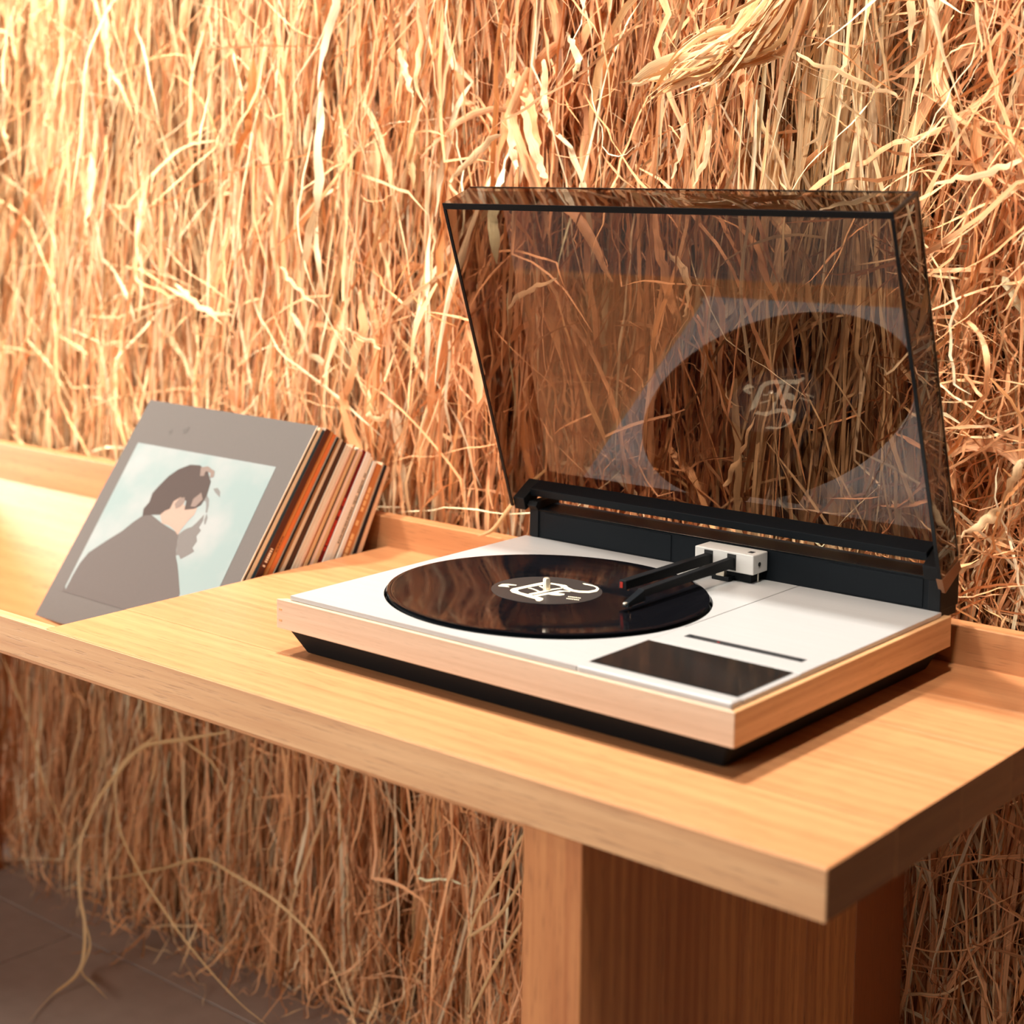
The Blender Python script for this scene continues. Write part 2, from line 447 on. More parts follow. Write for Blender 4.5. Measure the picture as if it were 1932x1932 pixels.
RO = (-0.5, 0.56, 0.0)
rw = empty('raffia_wall_covering', RO, 'shaggy wall covering of dry orange and straw raffia strands hanging behind the oak bench', 'wall covering')
X0, X1 = -2.1, 0.95
def gather(lst):
    V, F, C, U = [], [], [], []; o = 0
    for v, f, c, u in lst:
        V.append(v); F.append(f+o); C.append(c); U.append(u); o += len(v)
    return np.concatenate(V), np.concatenate(F), np.concatenate(C), np.concatenate(U)
def width(n, k, w0, var=0.25):
    t = np.linspace(0, 1, k)[None, :]
    prof = np.clip(np.minimum(t*6+0.35, (1-t)*5+0.12), 0, 1)
    return (w0[:, None]*prof*np.clip(1+np.cumsum(rng.normal(0, var*0.5, (n, k)), 1)*0.6+rng.normal(0, var*0.4, (n, k)), 0.35, 1.8))

def hang(n, layer, wmin, wmax, nseg, lmin, lmax, wob, kink, spread=1.0, x=None, zr=(0.10, 1.72), curl=0.0, flare=0.0):
    if x is None: x = rng.uniform(X0, X1, n)
    sp = np.interp(x, BX, BS)*spread
    # strands gather in tufts with dark gaps between them
    x = x+0.0075*np.sin(x*2*math.pi/0.052+2.2*np.sin(x*17))+0.004*np.sin(x*2*math.pi/0.023)
    z = rng.uniform(zr[0], zr[1], n)
    # tufts are tied in rows, every tuft at its own height: starts drawn up to the row, tips ending together below
    row = 0.27
    tuft = np.floor((x+0.03*np.sin(x*23))/0.085)
    ph = 0.13*np.sin(tuft*12.9898)+0.03*np.sin(x*40)
    zz = np.ceil((z-ph)/row)*row+ph-rng.random(n)**2*0.10
    z = np.where(rng.random(n) < 0.75, np.maximum(zz, z), z)
    L = rng.uniform(lmin, lmax, n)
    y = 0.612-layer*rng.uniform(0.45, 1.0, n)
    y = y+0.030*np.sin(x*47+1.3*np.sin(z*6))+0.016*np.sin(tuft*7.7)
    th = rng.normal(0, 1, n)*sp+np.interp(x, BX, BS)*(0.9*np.sin(x*29+z*4.0)+0.6*np.sin(x*61-z*7.0+2))
    fo = rng.uniform(0.0, 0.25, n)*min(1.0, layer*12)+flare
    P = limit(paths(n, x, y, z, L, th, fo, nseg, wob, 0.14, kink, curl))
    w0 = wmin+(wmax-wmin)*rng.random(n)**1.5
    return P, width(n, nseg+1, w0), rng.normal(0, 0.7, n), x, z, n
def add(lst, args, across=2, twr=0.22, dim=0.0, foldv=0.25):
    P, W, tw, x, z, n = args
    lst.append(ribbon_mesh(P, W, tw, twr, rng.uniform(-foldv, foldv, n), colors(x, z, n, dim), across))
fr = []
add(fr, hang(8000, 0.04, 0.0022, 0.0055, 9, 0.40, 0.75, 0.035, 0.01), dim=0.40)  # rearmost strands dimmed in colour, painting shade into the gaps
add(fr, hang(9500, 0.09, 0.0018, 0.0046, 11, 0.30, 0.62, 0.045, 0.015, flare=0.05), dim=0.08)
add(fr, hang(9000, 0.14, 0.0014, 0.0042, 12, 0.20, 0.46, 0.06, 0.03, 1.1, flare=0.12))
put_fr = mesh_np('raffia_fringe', *gather(fr), M['raffia'], rw, RO)
tag(put_fr, kind='stuff')
# thin tangled strands that cross and curl in front
tg = []
def tangle(n, xs, zr, lmin, lmax, wmin, wmax, spread, curl, wob=0.10):
    nseg = 16
    x = xs; z = rng.uniform(zr[0], zr[1], n)
    P = limit(paths(n, x, rng.uniform(0.43, 0.53, n), z, rng.uniform(lmin, lmax, n), rng.normal(0, spread, n),
                    rng.uniform(-0.1, 0.5, n), nseg, wob, 0.03, 0.07, curl))
    W = width(n, nseg+1, wmin+(wmax-wmin)*rng.random(n)**1.5)
    tg.append(ribbon_mesh(P, W, rng.normal(0, 1, n), 0.25, np.zeros(n), colors(x, z, n)*1.08, 2))
tangle(1500, rng.uniform(-1.6, 0.2, 1500), (0.45, 1.6), 0.10, 0.36, 0.0010, 0.0036, 0.8, 0.03)
tangle(1300, rng.normal(0.535, 0.075, 1300), (0.70, 1.45), 0.07, 0.24, 0.0010, 0.0042, 1.0, 0.07)
tangle(200, rng.normal(0.05, 0.14, 200), (0.80, 1.45), 0.06, 0.22, 0.0006, 0.0012, 1.1, 0.14, 0.2)
tangle(320, rng.uniform(0.36, 0.9, 320), (0.05, 0.62), 0.08, 0.30, 0.001, 0.004, 1.0, 0.06)
tangle(260, rng.uniform(-1.2, 0.36, 260), (0.08, 0.60), 0.10, 0.34, 0.001, 0.003, 0.5, 0.03)
tangle(700, rng.uniform(-1.15, 0.40, 700), (0.06, 0.20), 0.08, 0.22, 0.001, 0.003, 0.35, 0.04)      # frayed foot
o = mesh_np('raffia_tangle', *gather(tg), M['raffia'], rw, RO); tag(o, kind='stuff')
# broad ribbons: some hundreds joined, the 300 that show largest as pieces of their own
bl = []
xs = np.concatenate([rng.uniform(-0.32, 0.24, 900), rng.uniform(-1.5, -0.3, 350), rng.uniform(0.40, 0.62, 260), rng.uniform(0.23, 0.42, 90)])
n = len(xs)
args = hang(n, 0.14, 0.004, 0.010, 14, 0.16, 0.40, 0.07, 0.07, 1.2, x=xs, zr=(0.50, 1.6), flare=0.08)
add(bl, args, across=3, twr=0.30)
o = mesh_np('broad_raffia', *gather(bl), M['raffia'], rw, RO); tag(o, kind='stuff')

def single(P, w0, col, name='raffia_strand', tw=0.0, twr=0.25, fold=0.22, var=0.25, leaf=False):
    P = np.asarray(P, float)[None]; k = P.shape[1]
    W = width(1, k, np.array([w0]), var)
    if leaf:
        t = np.linspace(0.02, 0.98, k); P = P+rng.normal(0, 0.0012, P.shape)
        W = (w0*np.sin(math.pi*t**0.8)**0.8*rng.uniform(0.75, 1.2, k)+0.0006)[None]
    return mesh_np(name, *ribbon_mesh(P, W, np.array([tw]), twr, np.array([fold]), np.asarray(col)[None], 3), M['raffia'], rw, RO)
def curve(pts, k):
    pts = np.asarray(pts, float); n_ = len(pts)
    t = np.linspace(0, n_-1, k); out = []
    for u in t:
        i = min(int(u), n_-2); f = u-i
        p0, p1, p2, p3 = pts[max(i-1, 0)], pts[i], pts[i+1], pts[min(i+2, n_-1)]
        out.append(0.5*((2*p1)+(p2-p0)*f+(2*p0-5*p1+4*p2-p3)*f*f+(3*p1-p0-3*p2+p3)*f**3))
    return np.array(out)+np.array((0, 0, T))
# loose strands that hang clear of the wall
for pts, w_ in (
 ([(-0.501,0.400,-0.293),(-0.571,0.385,-0.316),(-0.643,0.371,-0.341),(-0.677,0.356,-0.380),(-0.701,0.342,-0.417),(-0.713,0.327,-0.455),(-0.713,0.313,-0.489),(-0.696,0.298,-0.540),(-0.667,0.284,-0.580),(-0.661,0.269,-0.634),(-0.665,0.223,-0.656),(-0.628,0.156,-0.656)], 0.0055),
 ([(-0.666,0.420,-0.340),(-0.716,0.403,-0.383),(-0.721,0.385,-0.411),(-0.693,0.367,-0.468),(-0.632,0.350,-0.507),(-0.556,0.333,-0.539),(-0.473,0.315,-0.564),(-0.374,0.298,-0.588),(-0.290,0.280,-0.589)], 0.005),
 ([(-0.736,0.330,-0.500),(-0.719,0.316,-0.569),(-0.679,0.302,-0.613),(-0.680,0.288,-0.648),(-0.633,0.274,-0.648),(-0.589,0.260,-0.647)], 0.0055),
 ([(-0.790,0.420,-0.592),(-0.659,0.411,-0.534),(-0.560,0.403,-0.488),(-0.487,0.394,-0.485),(-0.397,0.386,-0.492),(-0.312,0.377,-0.518),(-0.267,0.369,-0.556),(-0.227,0.360,-0.593)], 0.004),
 ([(-1.039,0.420,-0.305),(-0.976,0.408,-0.365),(-0.928,0.396,-0.409),(-0.887,0.384,-0.461),(-0.827,0.372,-0.507),(-0.787,0.360,-0.524)], 0.005),
 ([(-0.637,0.420,-0.276),(-0.608,0.413,-0.328),(-0.541,0.407,-0.348),(-0.502,0.400,-0.381)], 0.004),
 ([(-0.037,0.440,-0.314),(-0.062,0.433,-0.364),(-0.096,0.427,-0.425),(-0.106,0.420,-0.472)], 0.004),
 ([(-0.040,0.440,-0.373),(-0.067,0.430,-0.423),(-0.106,0.420,-0.459)], 0.004),
 ([(-0.039,0.440,-0.424),(-0.074,0.430,-0.491),(-0.105,0.420,-0.566)], 0.004),
 ([(-0.006,0.430,0.120),(-0.029,0.421,0.094),(-0.041,0.412,0.076),(-0.060,0.404,0.047),(-0.075,0.395,0.0385)], 0.005)):
    single(curve(pts, 6*len(pts)), w_, (0.68, 0.42, 0.19), 'loose_strand', twr=0.06, fold=0.3, var=0.08)
# broad pale leaves of raffia lying over the rest, and the bunch swept to the left above the lid
LV = [[(-0.204,0.400,0.595),(-0.185,0.393,0.564),(-0.167,0.385,0.536)], [(-0.023,0.400,0.524),(-0.008,0.395,0.489),(0.011,0.390,0.460),(0.022,0.385,0.446)],
 [(0.005,0.400,0.574),(0.013,0.393,0.528),(0.024,0.385,0.503)], [(-0.041,0.400,0.513),(-0.029,0.393,0.472),(-0.018,0.385,0.455)],
 [(-0.052,0.400,0.495),(-0.077,0.395,0.475),(-0.100,0.390,0.455),(-0.111,0.385,0.440)], [(0.036,0.400,0.600),(0.055,0.393,0.571),(0.054,0.385,0.549)],
 [(0.117,0.400,0.542),(0.166,0.393,0.551),(0.220,0.385,0.554)], [(0.182,0.400,0.503),(0.184,0.393,0.471),(0.177,0.385,0.444)],
 [(0.212,0.400,0.500),(0.212,0.393,0.466),(0.205,0.385,0.439)], [(0.303,0.400,0.566),(0.339,0.395,0.550),(0.390,0.390,0.531),(0.423,0.385,0.518)],
 [(0.525,0.400,0.465),(0.491,0.393,0.451),(0.451,0.385,0.441)], [(-0.038,0.400,0.299),(-0.020,0.395,0.318),(0.013,0.390,0.329),(0.038,0.385,0.339)],
 [(0.166,0.400,0.369),(0.189,0.395,0.353),(0.198,0.390,0.327),(0.196,0.385,0.306)], [(0.228,0.415,0.134),(0.247,0.415,0.170),(0.262,0.415,0.210)],
 [(0.519,0.400,0.153),(0.509,0.393,0.141),(0.491,0.385,0.127)], [(0.536,0.400,0.199),(0.527,0.393,0.170),(0.522,0.385,0.137)],
 [(-0.398,0.400,0.335),(-0.367,0.393,0.310),(-0.319,0.385,0.287)], [(-0.600,0.400,0.302),(-0.539,0.393,0.274),(-0.470,0.385,0.266)],
 [(-0.253,0.400,0.162),(-0.221,0.393,0.159),(-0.197,0.385,0.175)], [(-0.288,0.400,0.262),(-0.247,0.392,0.253),(-0.214,0.385,0.243)]]
LWD = [8, 14, 8, 9, 8, 7, 5, 8, 7, 4, 6, 6, 8, 8, 8, 9, 5, 6, 7, 5]
for pts, w_ in zip(LV, LWD):
    single(curve(pts, 14), w_*0.001, (0.82, 0.54, 0.29) if w_ > 4 else (0.78, 0.48, 0.23), twr=0.22, fold=rng.uniform(0.05, 0.2), leaf=True)
SWA = np.array([(0.300,0.435,0.680),(0.262,0.408,0.609),(0.216,0.390,0.570),(0.163,0.372,0.537)])
SWB = np.array([(0.285,0.435,0.640),(0.252,0.408,0.575),(0.195,0.386,0.545),(0.140,0.368,0.520)])
for i in range(40):
    f = rng.random(); pts = SWA*(1-f)+SWB*f+rng.normal(0, 0.013, (4, 3))
    single(curve(pts, 16)[:rng.integers(11, 17)], rng.uniform(0.003, 0.007), (0.80, 0.51, 0.26) if i % 3 else (0.76, 0.40, 0.16), twr=0.22, fold=0.1, var=0.35)
n = 300-len(LV)-40
xs = np.concatenate([rng.uniform(-0.34, 0.24, 150), rng.uniform(0.40, 0.56, 60), rng.uniform(-0.9, -0.34, n-210)])
P, W, tw, x, z, _ = hang(n, 0.175, 0.006, 0.013, 16, 0.10, 0.30, 0.08, 0.08, 1.4, x=xs, zr=(T+0.12, 1.42), flare=0.1)
cc = np.clip(colors(x, z, n)*1.06, 0, 0.95)
for i in range(n):
    mesh_np('raffia_strand', *ribbon_mesh(P[i:i+1], W[i:i+1], tw[i:i+1], 0.20, np.array([rng.uniform(-0.3, 0.3)]), cc[i:i+1], 3), M['raffia'], rw, RO)

# ------------------------------------------------------------------ oak bench with a record trough
FY, BY = -0.0963, 0.432        # front and back of the bench top
TT = 0.0382                    # thickness of the top
XE = 0.6142                    # right end
XW = -0.229                    # right edge of the record trough
XL = -1.75                     # left end, far out of frame
bench = empty('oak_bench', (0.0, 0.17, 0.0), 'long low oak bench with a sunken record trough and a raised back strip', 'bench')
edges = [FY, 0.005, 0.112, 0.205, 0.31, BY]
for i, (a, b) in enumerate(zip(edges[:-1], edges[1:])):
    g = 0.00012
    a2 = a+(g if i else 0); b2 = b-(g if i < len(edges)-2 else 0)
    put('plank', box(XW, XE, a2, b2, T-TT, T, 0.0002 if 0 < i else 0.0010, seg=1), M['oak_top'], bench)
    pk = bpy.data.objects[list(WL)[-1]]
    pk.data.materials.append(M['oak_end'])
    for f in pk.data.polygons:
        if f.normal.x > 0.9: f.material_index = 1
put('front_rail', box(XL, XW-0.0002, FY, FY+0.012, T-TT, T, 0.0014), M['oak_front'], bench)
put('front_trim', box(XL, XE, FY-0.0012, FY-0.0001, T-TT+0.0003, T-0.0012, 0.0004, seg=1), M['oak_front'], bench)
put('under_strip', box(XL, 0.362, FY+0.006, FY+0.05, T-TT-0.0065, T-TT-0.0002, 0.001, seg=1), M['oak_top'], bench)
put('upstand', box(XL, XE+0.06, 0.412, BY+0.001, T-0.02, T+0.0365, 0.0012), M['oak_top'], bench)
# trough: a ramp falling from the front rail, a steep back rest, end boards
zb, yb = T-0.205, 0.325
put('trough_ramp', prism([(FY+0.012, T-0.002), (yb, zb), (yb, zb-0.012), (FY+0.012, T-0.016)], 'X', XL, XW-0.0004), M['oak_top'], bench)
put('trough_back', prism([(yb, zb), (0.4125, T-0.018), (0.4318, T-0.018), (yb+0.012, zb-0.012), (yb, zb-0.012)], 'X', XL, XW-0.0004), M['oak_top'], bench)
put('trough_end', prism([(FY+0.012, T-0.0385), (FY+0.012, T-0.017), (yb, zb-0.012), (yb+0.012, zb-0.012), (0.432, T-0.0385)], 'X', XW-0.0004, XW+0.012), M['oak_top'], bench)
def leg(xr, wd, yb_):
    ys = np.array([0.0, 0.11, 0.235, 0.345, 0.44, 0.54])*(yb_-FY-0.0005)/0.54+FY+0.0005
    x0 = xr-wd
    h = T-TT-0.0003
    lg = put('leg', box(x0+0.001, xr-0.004, ys[0]+0.001, ys[-1]-0.001, 0.0, h-0.0005), M['oak_leg'], bench)
    for a, b in zip(ys[:-1], ys[1:]):
        put('plank', box(x0, xr, a+0.0002, b-0.0002, 0.0, h, 0.0008, seg=1), M['oak_leg'], lg)
    return lg
lg1 = leg(0.419, 0.0545, 0.452)
lg2 = leg(-1.066, 0.0545, 0.432)

# ------------------------------------------------------------------ record player
W0, D0 = 0.4873, 0.3778
HT, HB = T+0.0534, T+0.0253
tt = empty('record_player', (W0/2, D0/2, T), 'record player in a pale wood frame with brushed metal deck and raised smoked lid', 'record player')
put('base', hexa([(0.0205, 0.0205, T+0.0005), (W0-0.0205, 0.0205, T+0.0005), (W0-0.0205, D0-0.004, T+0.0005), (0.0205, D0-0.004, T+0.0005),
                  (0.007, 0.007, HB), (W0-0.007, 0.007, HB), (W0-0.007, D0-0.001, HB), (0.007, D0-0.001, HB)], bev=0.002), M['black'], tt)
RT = 0.0075
fr_ = put('front_rail', prism([(0, 0), (W0, 0), (W0-RT, RT), (RT, RT)], 'Z', HB, HT, bev=0.0007), M['oak_pale'], tt)
put('side_rail', prism([(W0, 0.0001), (W0, D0), (W0-RT, D0), (W0-RT, RT+0.0001)], 'Z', HB, HT, bev=0.0007), M['oak_side'], tt)
put('side_rail', prism([(0, 0.0001), (RT, RT+0.0001), (RT, D0), (0, D0)], 'Z', HB, HT-0.004, bev=0.0007), M['oak_side'], tt)
for zz in (HB+0.008, HB+0.0185):                                         # end-grain dowels of the corner joint
    put('joint_pin', box(0.0032, 0.0072, -0.00025, 0.003, zz-0.0012, zz+0.0012, 0.0003, seg=1), M['oak_side'], fr_)
DZ = T+0.0580
put('inner_tray', box(RT, W0-RT, RT, D0-0.004, HB, T+0.0475), M['void'], tt)
RC = (0.1862, 0.1725)
HR = 0.1528
def deck_with_hole(x0, x1, y0, y1, z0, z1):
    t = bmesh.new(); n = 144
    corners = [math.atan2(y-RC[1], x-RC[0]) for x in (x0, x1) for y in (y0, y1)]
    angs = sorted([2*math.pi*k/n-math.pi for k in range(n)]+corners)
    def outer(a):
        c, s = math.cos(a), math.sin(a)
        r = min(((x1 if c > 0 else x0)-RC[0])/c if abs(c) > 1e-9 else 9, ((y1 if s > 0 else y0)-RC[1])/s if abs(s) > 1e-9 else 9)
        return RC[0]+r*c, RC[1]+r*s
    L = []
    for a in angs:
        i = (RC[0]+HR*math.cos(a), RC[1]+HR*math.sin(a)); o = outer(a)
        L.append([t.verts.new((*i, z1)), t.verts.new((*o, z1)), t.verts.new((*i, z0)), t.verts.new((*o, z0))])
    m = len(L)
    for k in range(m):
        a, b = L[k], L[(k+1) % m]
        t.faces.new((a[0], a[1], b[1], b[0])); t.faces.new((a[2], b[2], b[3], a[3]))
        t.faces.new((a[0], b[0], b[2], a[2])); t.faces.new((a[1], a[3], b[3], b[1]))
    return t
DX0, DXS, DX1, DY0, DY1 = 0.0150, 0.3412, 0.4826, 0.0036, 0.3665
put('deck_plate', deck_with_hole(DX0, DXS-0.0004, DY0, DY1, DZ-0.004, DZ), M['alu'], tt)
put('rear_plate', box(DXS+0.0004, DX1, 0.1640, DY1, DZ-0.004, DZ, 0.0003, seg=1), M['alu'], tt)
sp = put('slot_plate', box(DXS+0.0004, DX1, 0.1085, 0.1634, DZ-0.004, DZ+0.0004, 0.0003, seg=1), M['alu'], tt)
put('display_slot', box(0.3575, 0.4680, 0.1370, 0.1462, DZ-0.002, DZ+0.0007, 0.0002, seg=1), M['void'], sp)
for xx in (0.3625, 0.4640):
    put('screw', lathe([(0.0016, DZ+0.0006), (0.0016, DZ+0.0010), (0.0012, DZ+0.0013), (0, DZ+0.0013)], xx, 0.1416, 12), M['black_sheen'], sp)
put('indicator', box(0.3880, 0.3905, 0.1395, 0.1410, DZ+0.0005, DZ+0.0010), M['red'], sp)
kp = put('keypad_plate', box(DXS+0.0004, DX1, 0.0195, 0.1078, DZ-0.004, DZ-0.0002, 0.0003, seg=1), M['alu'], tt)
put('keypad_glass', box(DXS+0.0010, DX1-0.0055, 0.0212, 0.1062, DZ-0.001, DZ+0.0010, 0.0003, seg=1), M['glass_black'], kp)
put('front_strip', box(DXS+0.0004, DX1, 0.0030, 0.0190, DZ-0.005, DZ+0.0010, 0.0015), M['alu'], tt)
# platter and spindle
pl = put('platter', lathe([(0, T+0.049), (0.150, T+0.049), (0.1505, T+0.0500), (0.1490, T+0.0580), (0.1470, T+0.0598), (0, T+0.0598)], *RC, 128), M['black_sheen'], tt, smooth=True)
put('spindle', lathe([(0.0034, T+0.0599), (0.0034, T+0.0725), (0.0029, T+0.0739), (0.0016, T+0.0746), (0, T+0.0748)], *RC, 24), M['chrome'], tt, smooth=True)
# arm housing
ah = put('arm_housing', box(0.2435, 0.3080, 0.3385, 0.3660, T+0.0672, T+0.0868, 0.0011), M['white'], tt)
ZA = T+0.0775
for nm, xx, wd in (('arm_slot', 0.2590, 0.0098), ('arm_slot', 0.2845, 0.0098)):
    put(nm, box(xx-wd/2, xx+wd/2, 0.3381, 0.3420, T+0.0690, T+0.0848, 0.0003, seg=1), M['void'], ah)
put('housing_button', box(0.2965, 0.3020, 0.3470, 0.3535, T+0.0864, T+0.0871, 0.0002, seg=1), M['void'], ah)
hb = bmesh.new(); bmesh.ops.create_cone(hb, cap_ends=True, segments=20, radius1=0.0021, radius2=0.0021, depth=0.001,
        matrix=Matrix.Translation((0.3081, 0.3500, T+0.0765)) @ Matrix.Rotation(math.pi/2, 4, 'Y'))
put('housing_screw', hb, M['void'], ah)
put('housing_foot', box(0.248, 0.303, 0.344, 0.366, DZ+0.0002, T+0.0676, 0.0004, seg=1), M['black'], ah)
put('counterweight', box(0.2700, 0.2790, 0.334, 0.3395, T+0.0620, T+0.0695, 0.0006), M['chrome'], ah)
put('carriage', box(0.2660, 0.2850, 0.333, 0.345, DZ+0.0003, T+0.0625, 0.0006), M['black'], ah)
put('carriage_pin', box(0.3050, 0.3062, 0.352, 0.353, DZ+0.0002, T+0.0674), M['chrome'], ah)
sa = put('sensor_arm', hexa([(0.2535, 0.192, ZA-0.0055), (0.2620, 0.192, ZA-0.0055), (0.2632, 0.342, ZA-0.0055), (0.2548, 0.342, ZA-0.0055),
                        (0.2540, 0.192, ZA+0.0030), (0.2615, 0.192, ZA+0.0030), (0.2627, 0.342, ZA+0.0040), (0.2553, 0.342, ZA+0.0040)], bev=0.0007), M['black'], tt)
put('sensor_window', box(0.2552, 0.2582, 0.1914, 0.193, ZA-0.0042, ZA+0.0012), M['red'], sa)
put('sensor_bulb', lathe([(0, ZA-0.0072), (0.0009, ZA-0.0066), (0.0009, ZA-0.0050)], 0.2615, 0.196, 10), M['bronze'], sa)
ta = put('tonearm', hexa([(0.2800, 0.182, ZA-0.0055), (0.2882, 0.182, ZA-0.0055), (0.2888, 0.342, ZA-0.0055), (0.2804, 0.342, ZA-0.0055),
                     (0.2806, 0.182, ZA+0.0012), (0.2876, 0.182, ZA+0.0012), (0.2880, 0.342, ZA+0.0040), (0.2812, 0.342, ZA+0.0040)], bev=0.0007), M['black'], tt)
put('cartridge', hexa([(0.2812, 0.157, ZA-0.0110), (0.2870, 0.157, ZA-0.0110), (0.2882, 0.184, ZA-0.0090), (0.2800, 0.184, ZA-0.0090),
                       (0.2815, 0.159, ZA-0.0066), (0.2867, 0.159, ZA-0.0066), (0.2876, 0.184, ZA+0.0010), (0.2806, 0.184, ZA+0.0010)], bev=0.0005), M['black_sheen'], ta)
put('finger_lift', box(0.2826, 0.2856, 0.1555, 0.1600, ZA-0.0085, ZA-0.0066, 0.0003, seg=1), M['chrome'], ta)
put('stylus', lathe([(0, T+0.0636), (0.0005, T+0.0645), (0.0011, ZA-0.0100)], 0.2841, 0.166, 8), M['bronze'], ta)
# rear housing
rh = put('rear_housing', hexa([(0.0215, 0.3672, T+0.0500), (0.4800, 0.3672, T+0.0500), (0.4800, 0.404, T+0.0500), (0.0215, 0.404, T+0.0500),
                        (0.0215, 0.3672, T+0.0890), (0.4800, 0.3672, T+0.0890), (0.4800, 0.402, T+0.0915), (0.0215, 0.402, T+0.0915)], bev=0.001), M['black_sheen'], tt)
put('housing_panel', box(0.040, 0.1985, 0.3664, 0.3676, T+0.0592, T+0.0860, 0.0003, seg=1), M['black_sheen'], rh)
put('housing_panel', box(0.372, 0.4645, 0.3664, 0.3676, T+0.0592, T+0.0860, 0.0003, seg=1), M['black_sheen'], rh)
put('seam_strip', box(0.0225, 0.4790, 0.3660, 0.3676, T+0.0874, T+0.0890, 0.0003, seg=1), M['rim'], rh)
for xx in (0.0205, 0.4700):
    put('hinge_post', prism([(0.3655, T+0.0585), (0.3655, T+0.0880), (0.3610, T+0.0930), (0.3640, T+0.0975), (0.404, T+0.0990), (0.404, T+0.0585)], 'X', xx, xx+0.0115, bev=0.0006), M['black'], rh)
# smoked lid, opened to about seventy degrees
lo = Vector((0, 0.3585, T+0.0905)); ld = Vector((0, -0.342, 0.940)); ln_ = Vector((0, 0.940, 0.342))
LX0, LX1, LL, LD = 0.0010, 0.4850, 0.3515, 0.0430
def lp(x, s, d): return Vector((x, 0, 0))+Vector((0, lo.y, lo.z))+ld*s+ln_*(d*(0.86+0.24*s/0.3515))
def lbox(x0, x1, s0, s1, d0, d1, bm=None, bev=0.0):
    return hexa([lp(x0, s0, d0), lp(x1, s0, d0), lp(x1, s1, d0), lp(x0, s1, d0), lp(x0, s0, d1), lp(x1, s0, d1), lp(x1, s1, d1), lp(x0, s1, d1)], bm, bev)
th = 0.003
def shell():
    """one continuous acrylic tray: outer skin, inner skin and the rim face between them"""
    t = bmesh.new()
    o = [t.verts.new(lp(x, s, d)) for x, s, d in ((LX0, 0, 0), (LX1, 0, 0), (LX1, LL, 0), (LX0, LL, 0), (LX0, 0, LD), (LX1, 0, LD), (LX1, LL, LD), (LX0, LL, LD))]
    i = [t.verts.new(lp(x, s, d)) for x, s, d in ((LX0+th, 0, 0), (LX1-th, 0, 0), (LX1-th, LL-th, 0), (LX0+th, LL-th, 0),
                                                   (LX0+th, 0, LD-th), (LX1-th, 0, LD-th), (LX1-th, LL-th, LD-th), (LX0+th, LL-th, LD-th))]
    for a in (o, i):
        for f in ((4, 5, 6, 7), (0, 3, 7, 4), (1, 5, 6, 2), (3, 2, 6, 7)):
            t.faces.new([a[k] for k in f])
    for a, b in ((0, 3), (3, 2), (2, 1)): t.faces.new((o[a], o[b], i[b], i[a]))
    for a, b in ((0, 4), (4, 5), (5, 1)): t.faces.new((o[a], o[b], i[b], i[a]))
    return t
lid = put('lid', shell(), M['smoked'], tt)
lid['label'] = 'raised smoked acrylic lid'
put('lid_rim', lbox(LX0+0.0001, LX1-0.0001, LL-0.0062, LL+0.0002, -0.0012, 0.0002, bev=0.0003), M['rim'], lid)
put('lid_rim', lbox(LX0-0.0002, LX0+0.0034, 0.0, LL-0.0064, -0.0012, 0.0002, bev=0.0003), M['rim'], lid)
put('lid_rim', lbox(LX1-0.0034, LX1+0.0002, 0.0, LL-0.0064, -0.0012, 0.0002, bev=0.0003), M['rim'], lid)
for e6 in ((LX1-0.0026, LX1+0.0003, 0.004, LL+0.0003, LD-0.0026, LD+0.0003), (LX0, LX1-0.0028, LL-0.0014, LL+0.0003, LD-0.0014, LD+0.0003),
           (LX1-0.0024, LX1+0.0003, LL-0.0024, LL+0.0003, 0.0004, LD-0.0028)):
    put('lid_edge', lbox(*e6), M['rim'], lid)
put('hinge_rail', lbox(LX0+0.0182, LX1-0.0182, 0.0070, 0.0160, 0.016, LD-0.0032, bev=0.0008), M['black_sheen'], lid)
for a, b in ((LX0+0.0031, LX0+0.0178), (LX1-0.0178, LX1-0.0031)):
    put('hinge_bracket', prism([(lp(0, s, d).y, lp(0, s, d).z) for s, d in ((-0.004, 0.001), (0.010, 0.002), (0.016, LD-0.0034), (0.002, LD-0.0034), (-0.004, 0.020))], 'X', a, b, bev=0.0008), M['black'], lid)
put('end_plate', prism([(lp(0, s, d).y, lp(0, s, d).z) for s, d in ((-0.017, 0.004), (-0.001, 0.0005), (-0.001, LD), (-0.012, LD+0.004))], 'X', LX1-0.0060, LX1+0.0004, bev=0.0006), M['bronze'], lid)  # its brown stands in for raffia mirrored in the plate

# ------------------------------------------------------------------ record on the platter
ZR = T+0.0600
rec = put('vinyl_record', lathe([(0.0036, ZR), (0.148, ZR), (0.1502, ZR+0.0005), (0.1505, ZR+0.0011), (0.1500, ZR+0.0018), (0.1470, ZR+0.0022), (0.1455, ZR+0.0019),
        (0.0600, ZR+0.0019), (0.0560, ZR+0.0022), (0.0036, ZR+0.0022)], 0, 0, 160), M['vinyl'], None, (0, 0, 0), smooth=True)
rec.location = (RC[0], RC[1], 0); WL[rec.name] = Vector((RC[0], RC[1], 0))
for v in rec.data.vertices: v.co.z -= ZR
rec.location.z = ZR; WL[rec.name] = Vector((RC[0], RC[1], ZR))
tag(rec, 'black vinyl record with a dark label and cream emblem lying on the platter', 'record')
lb = put('label', lathe([(0.0036, ZR+0.0021), (0.0518, ZR+0.0021), (0.0518, ZR+0.0025), (0.0036, ZR+0.0025)], *RC, 64), M['label'], rec)
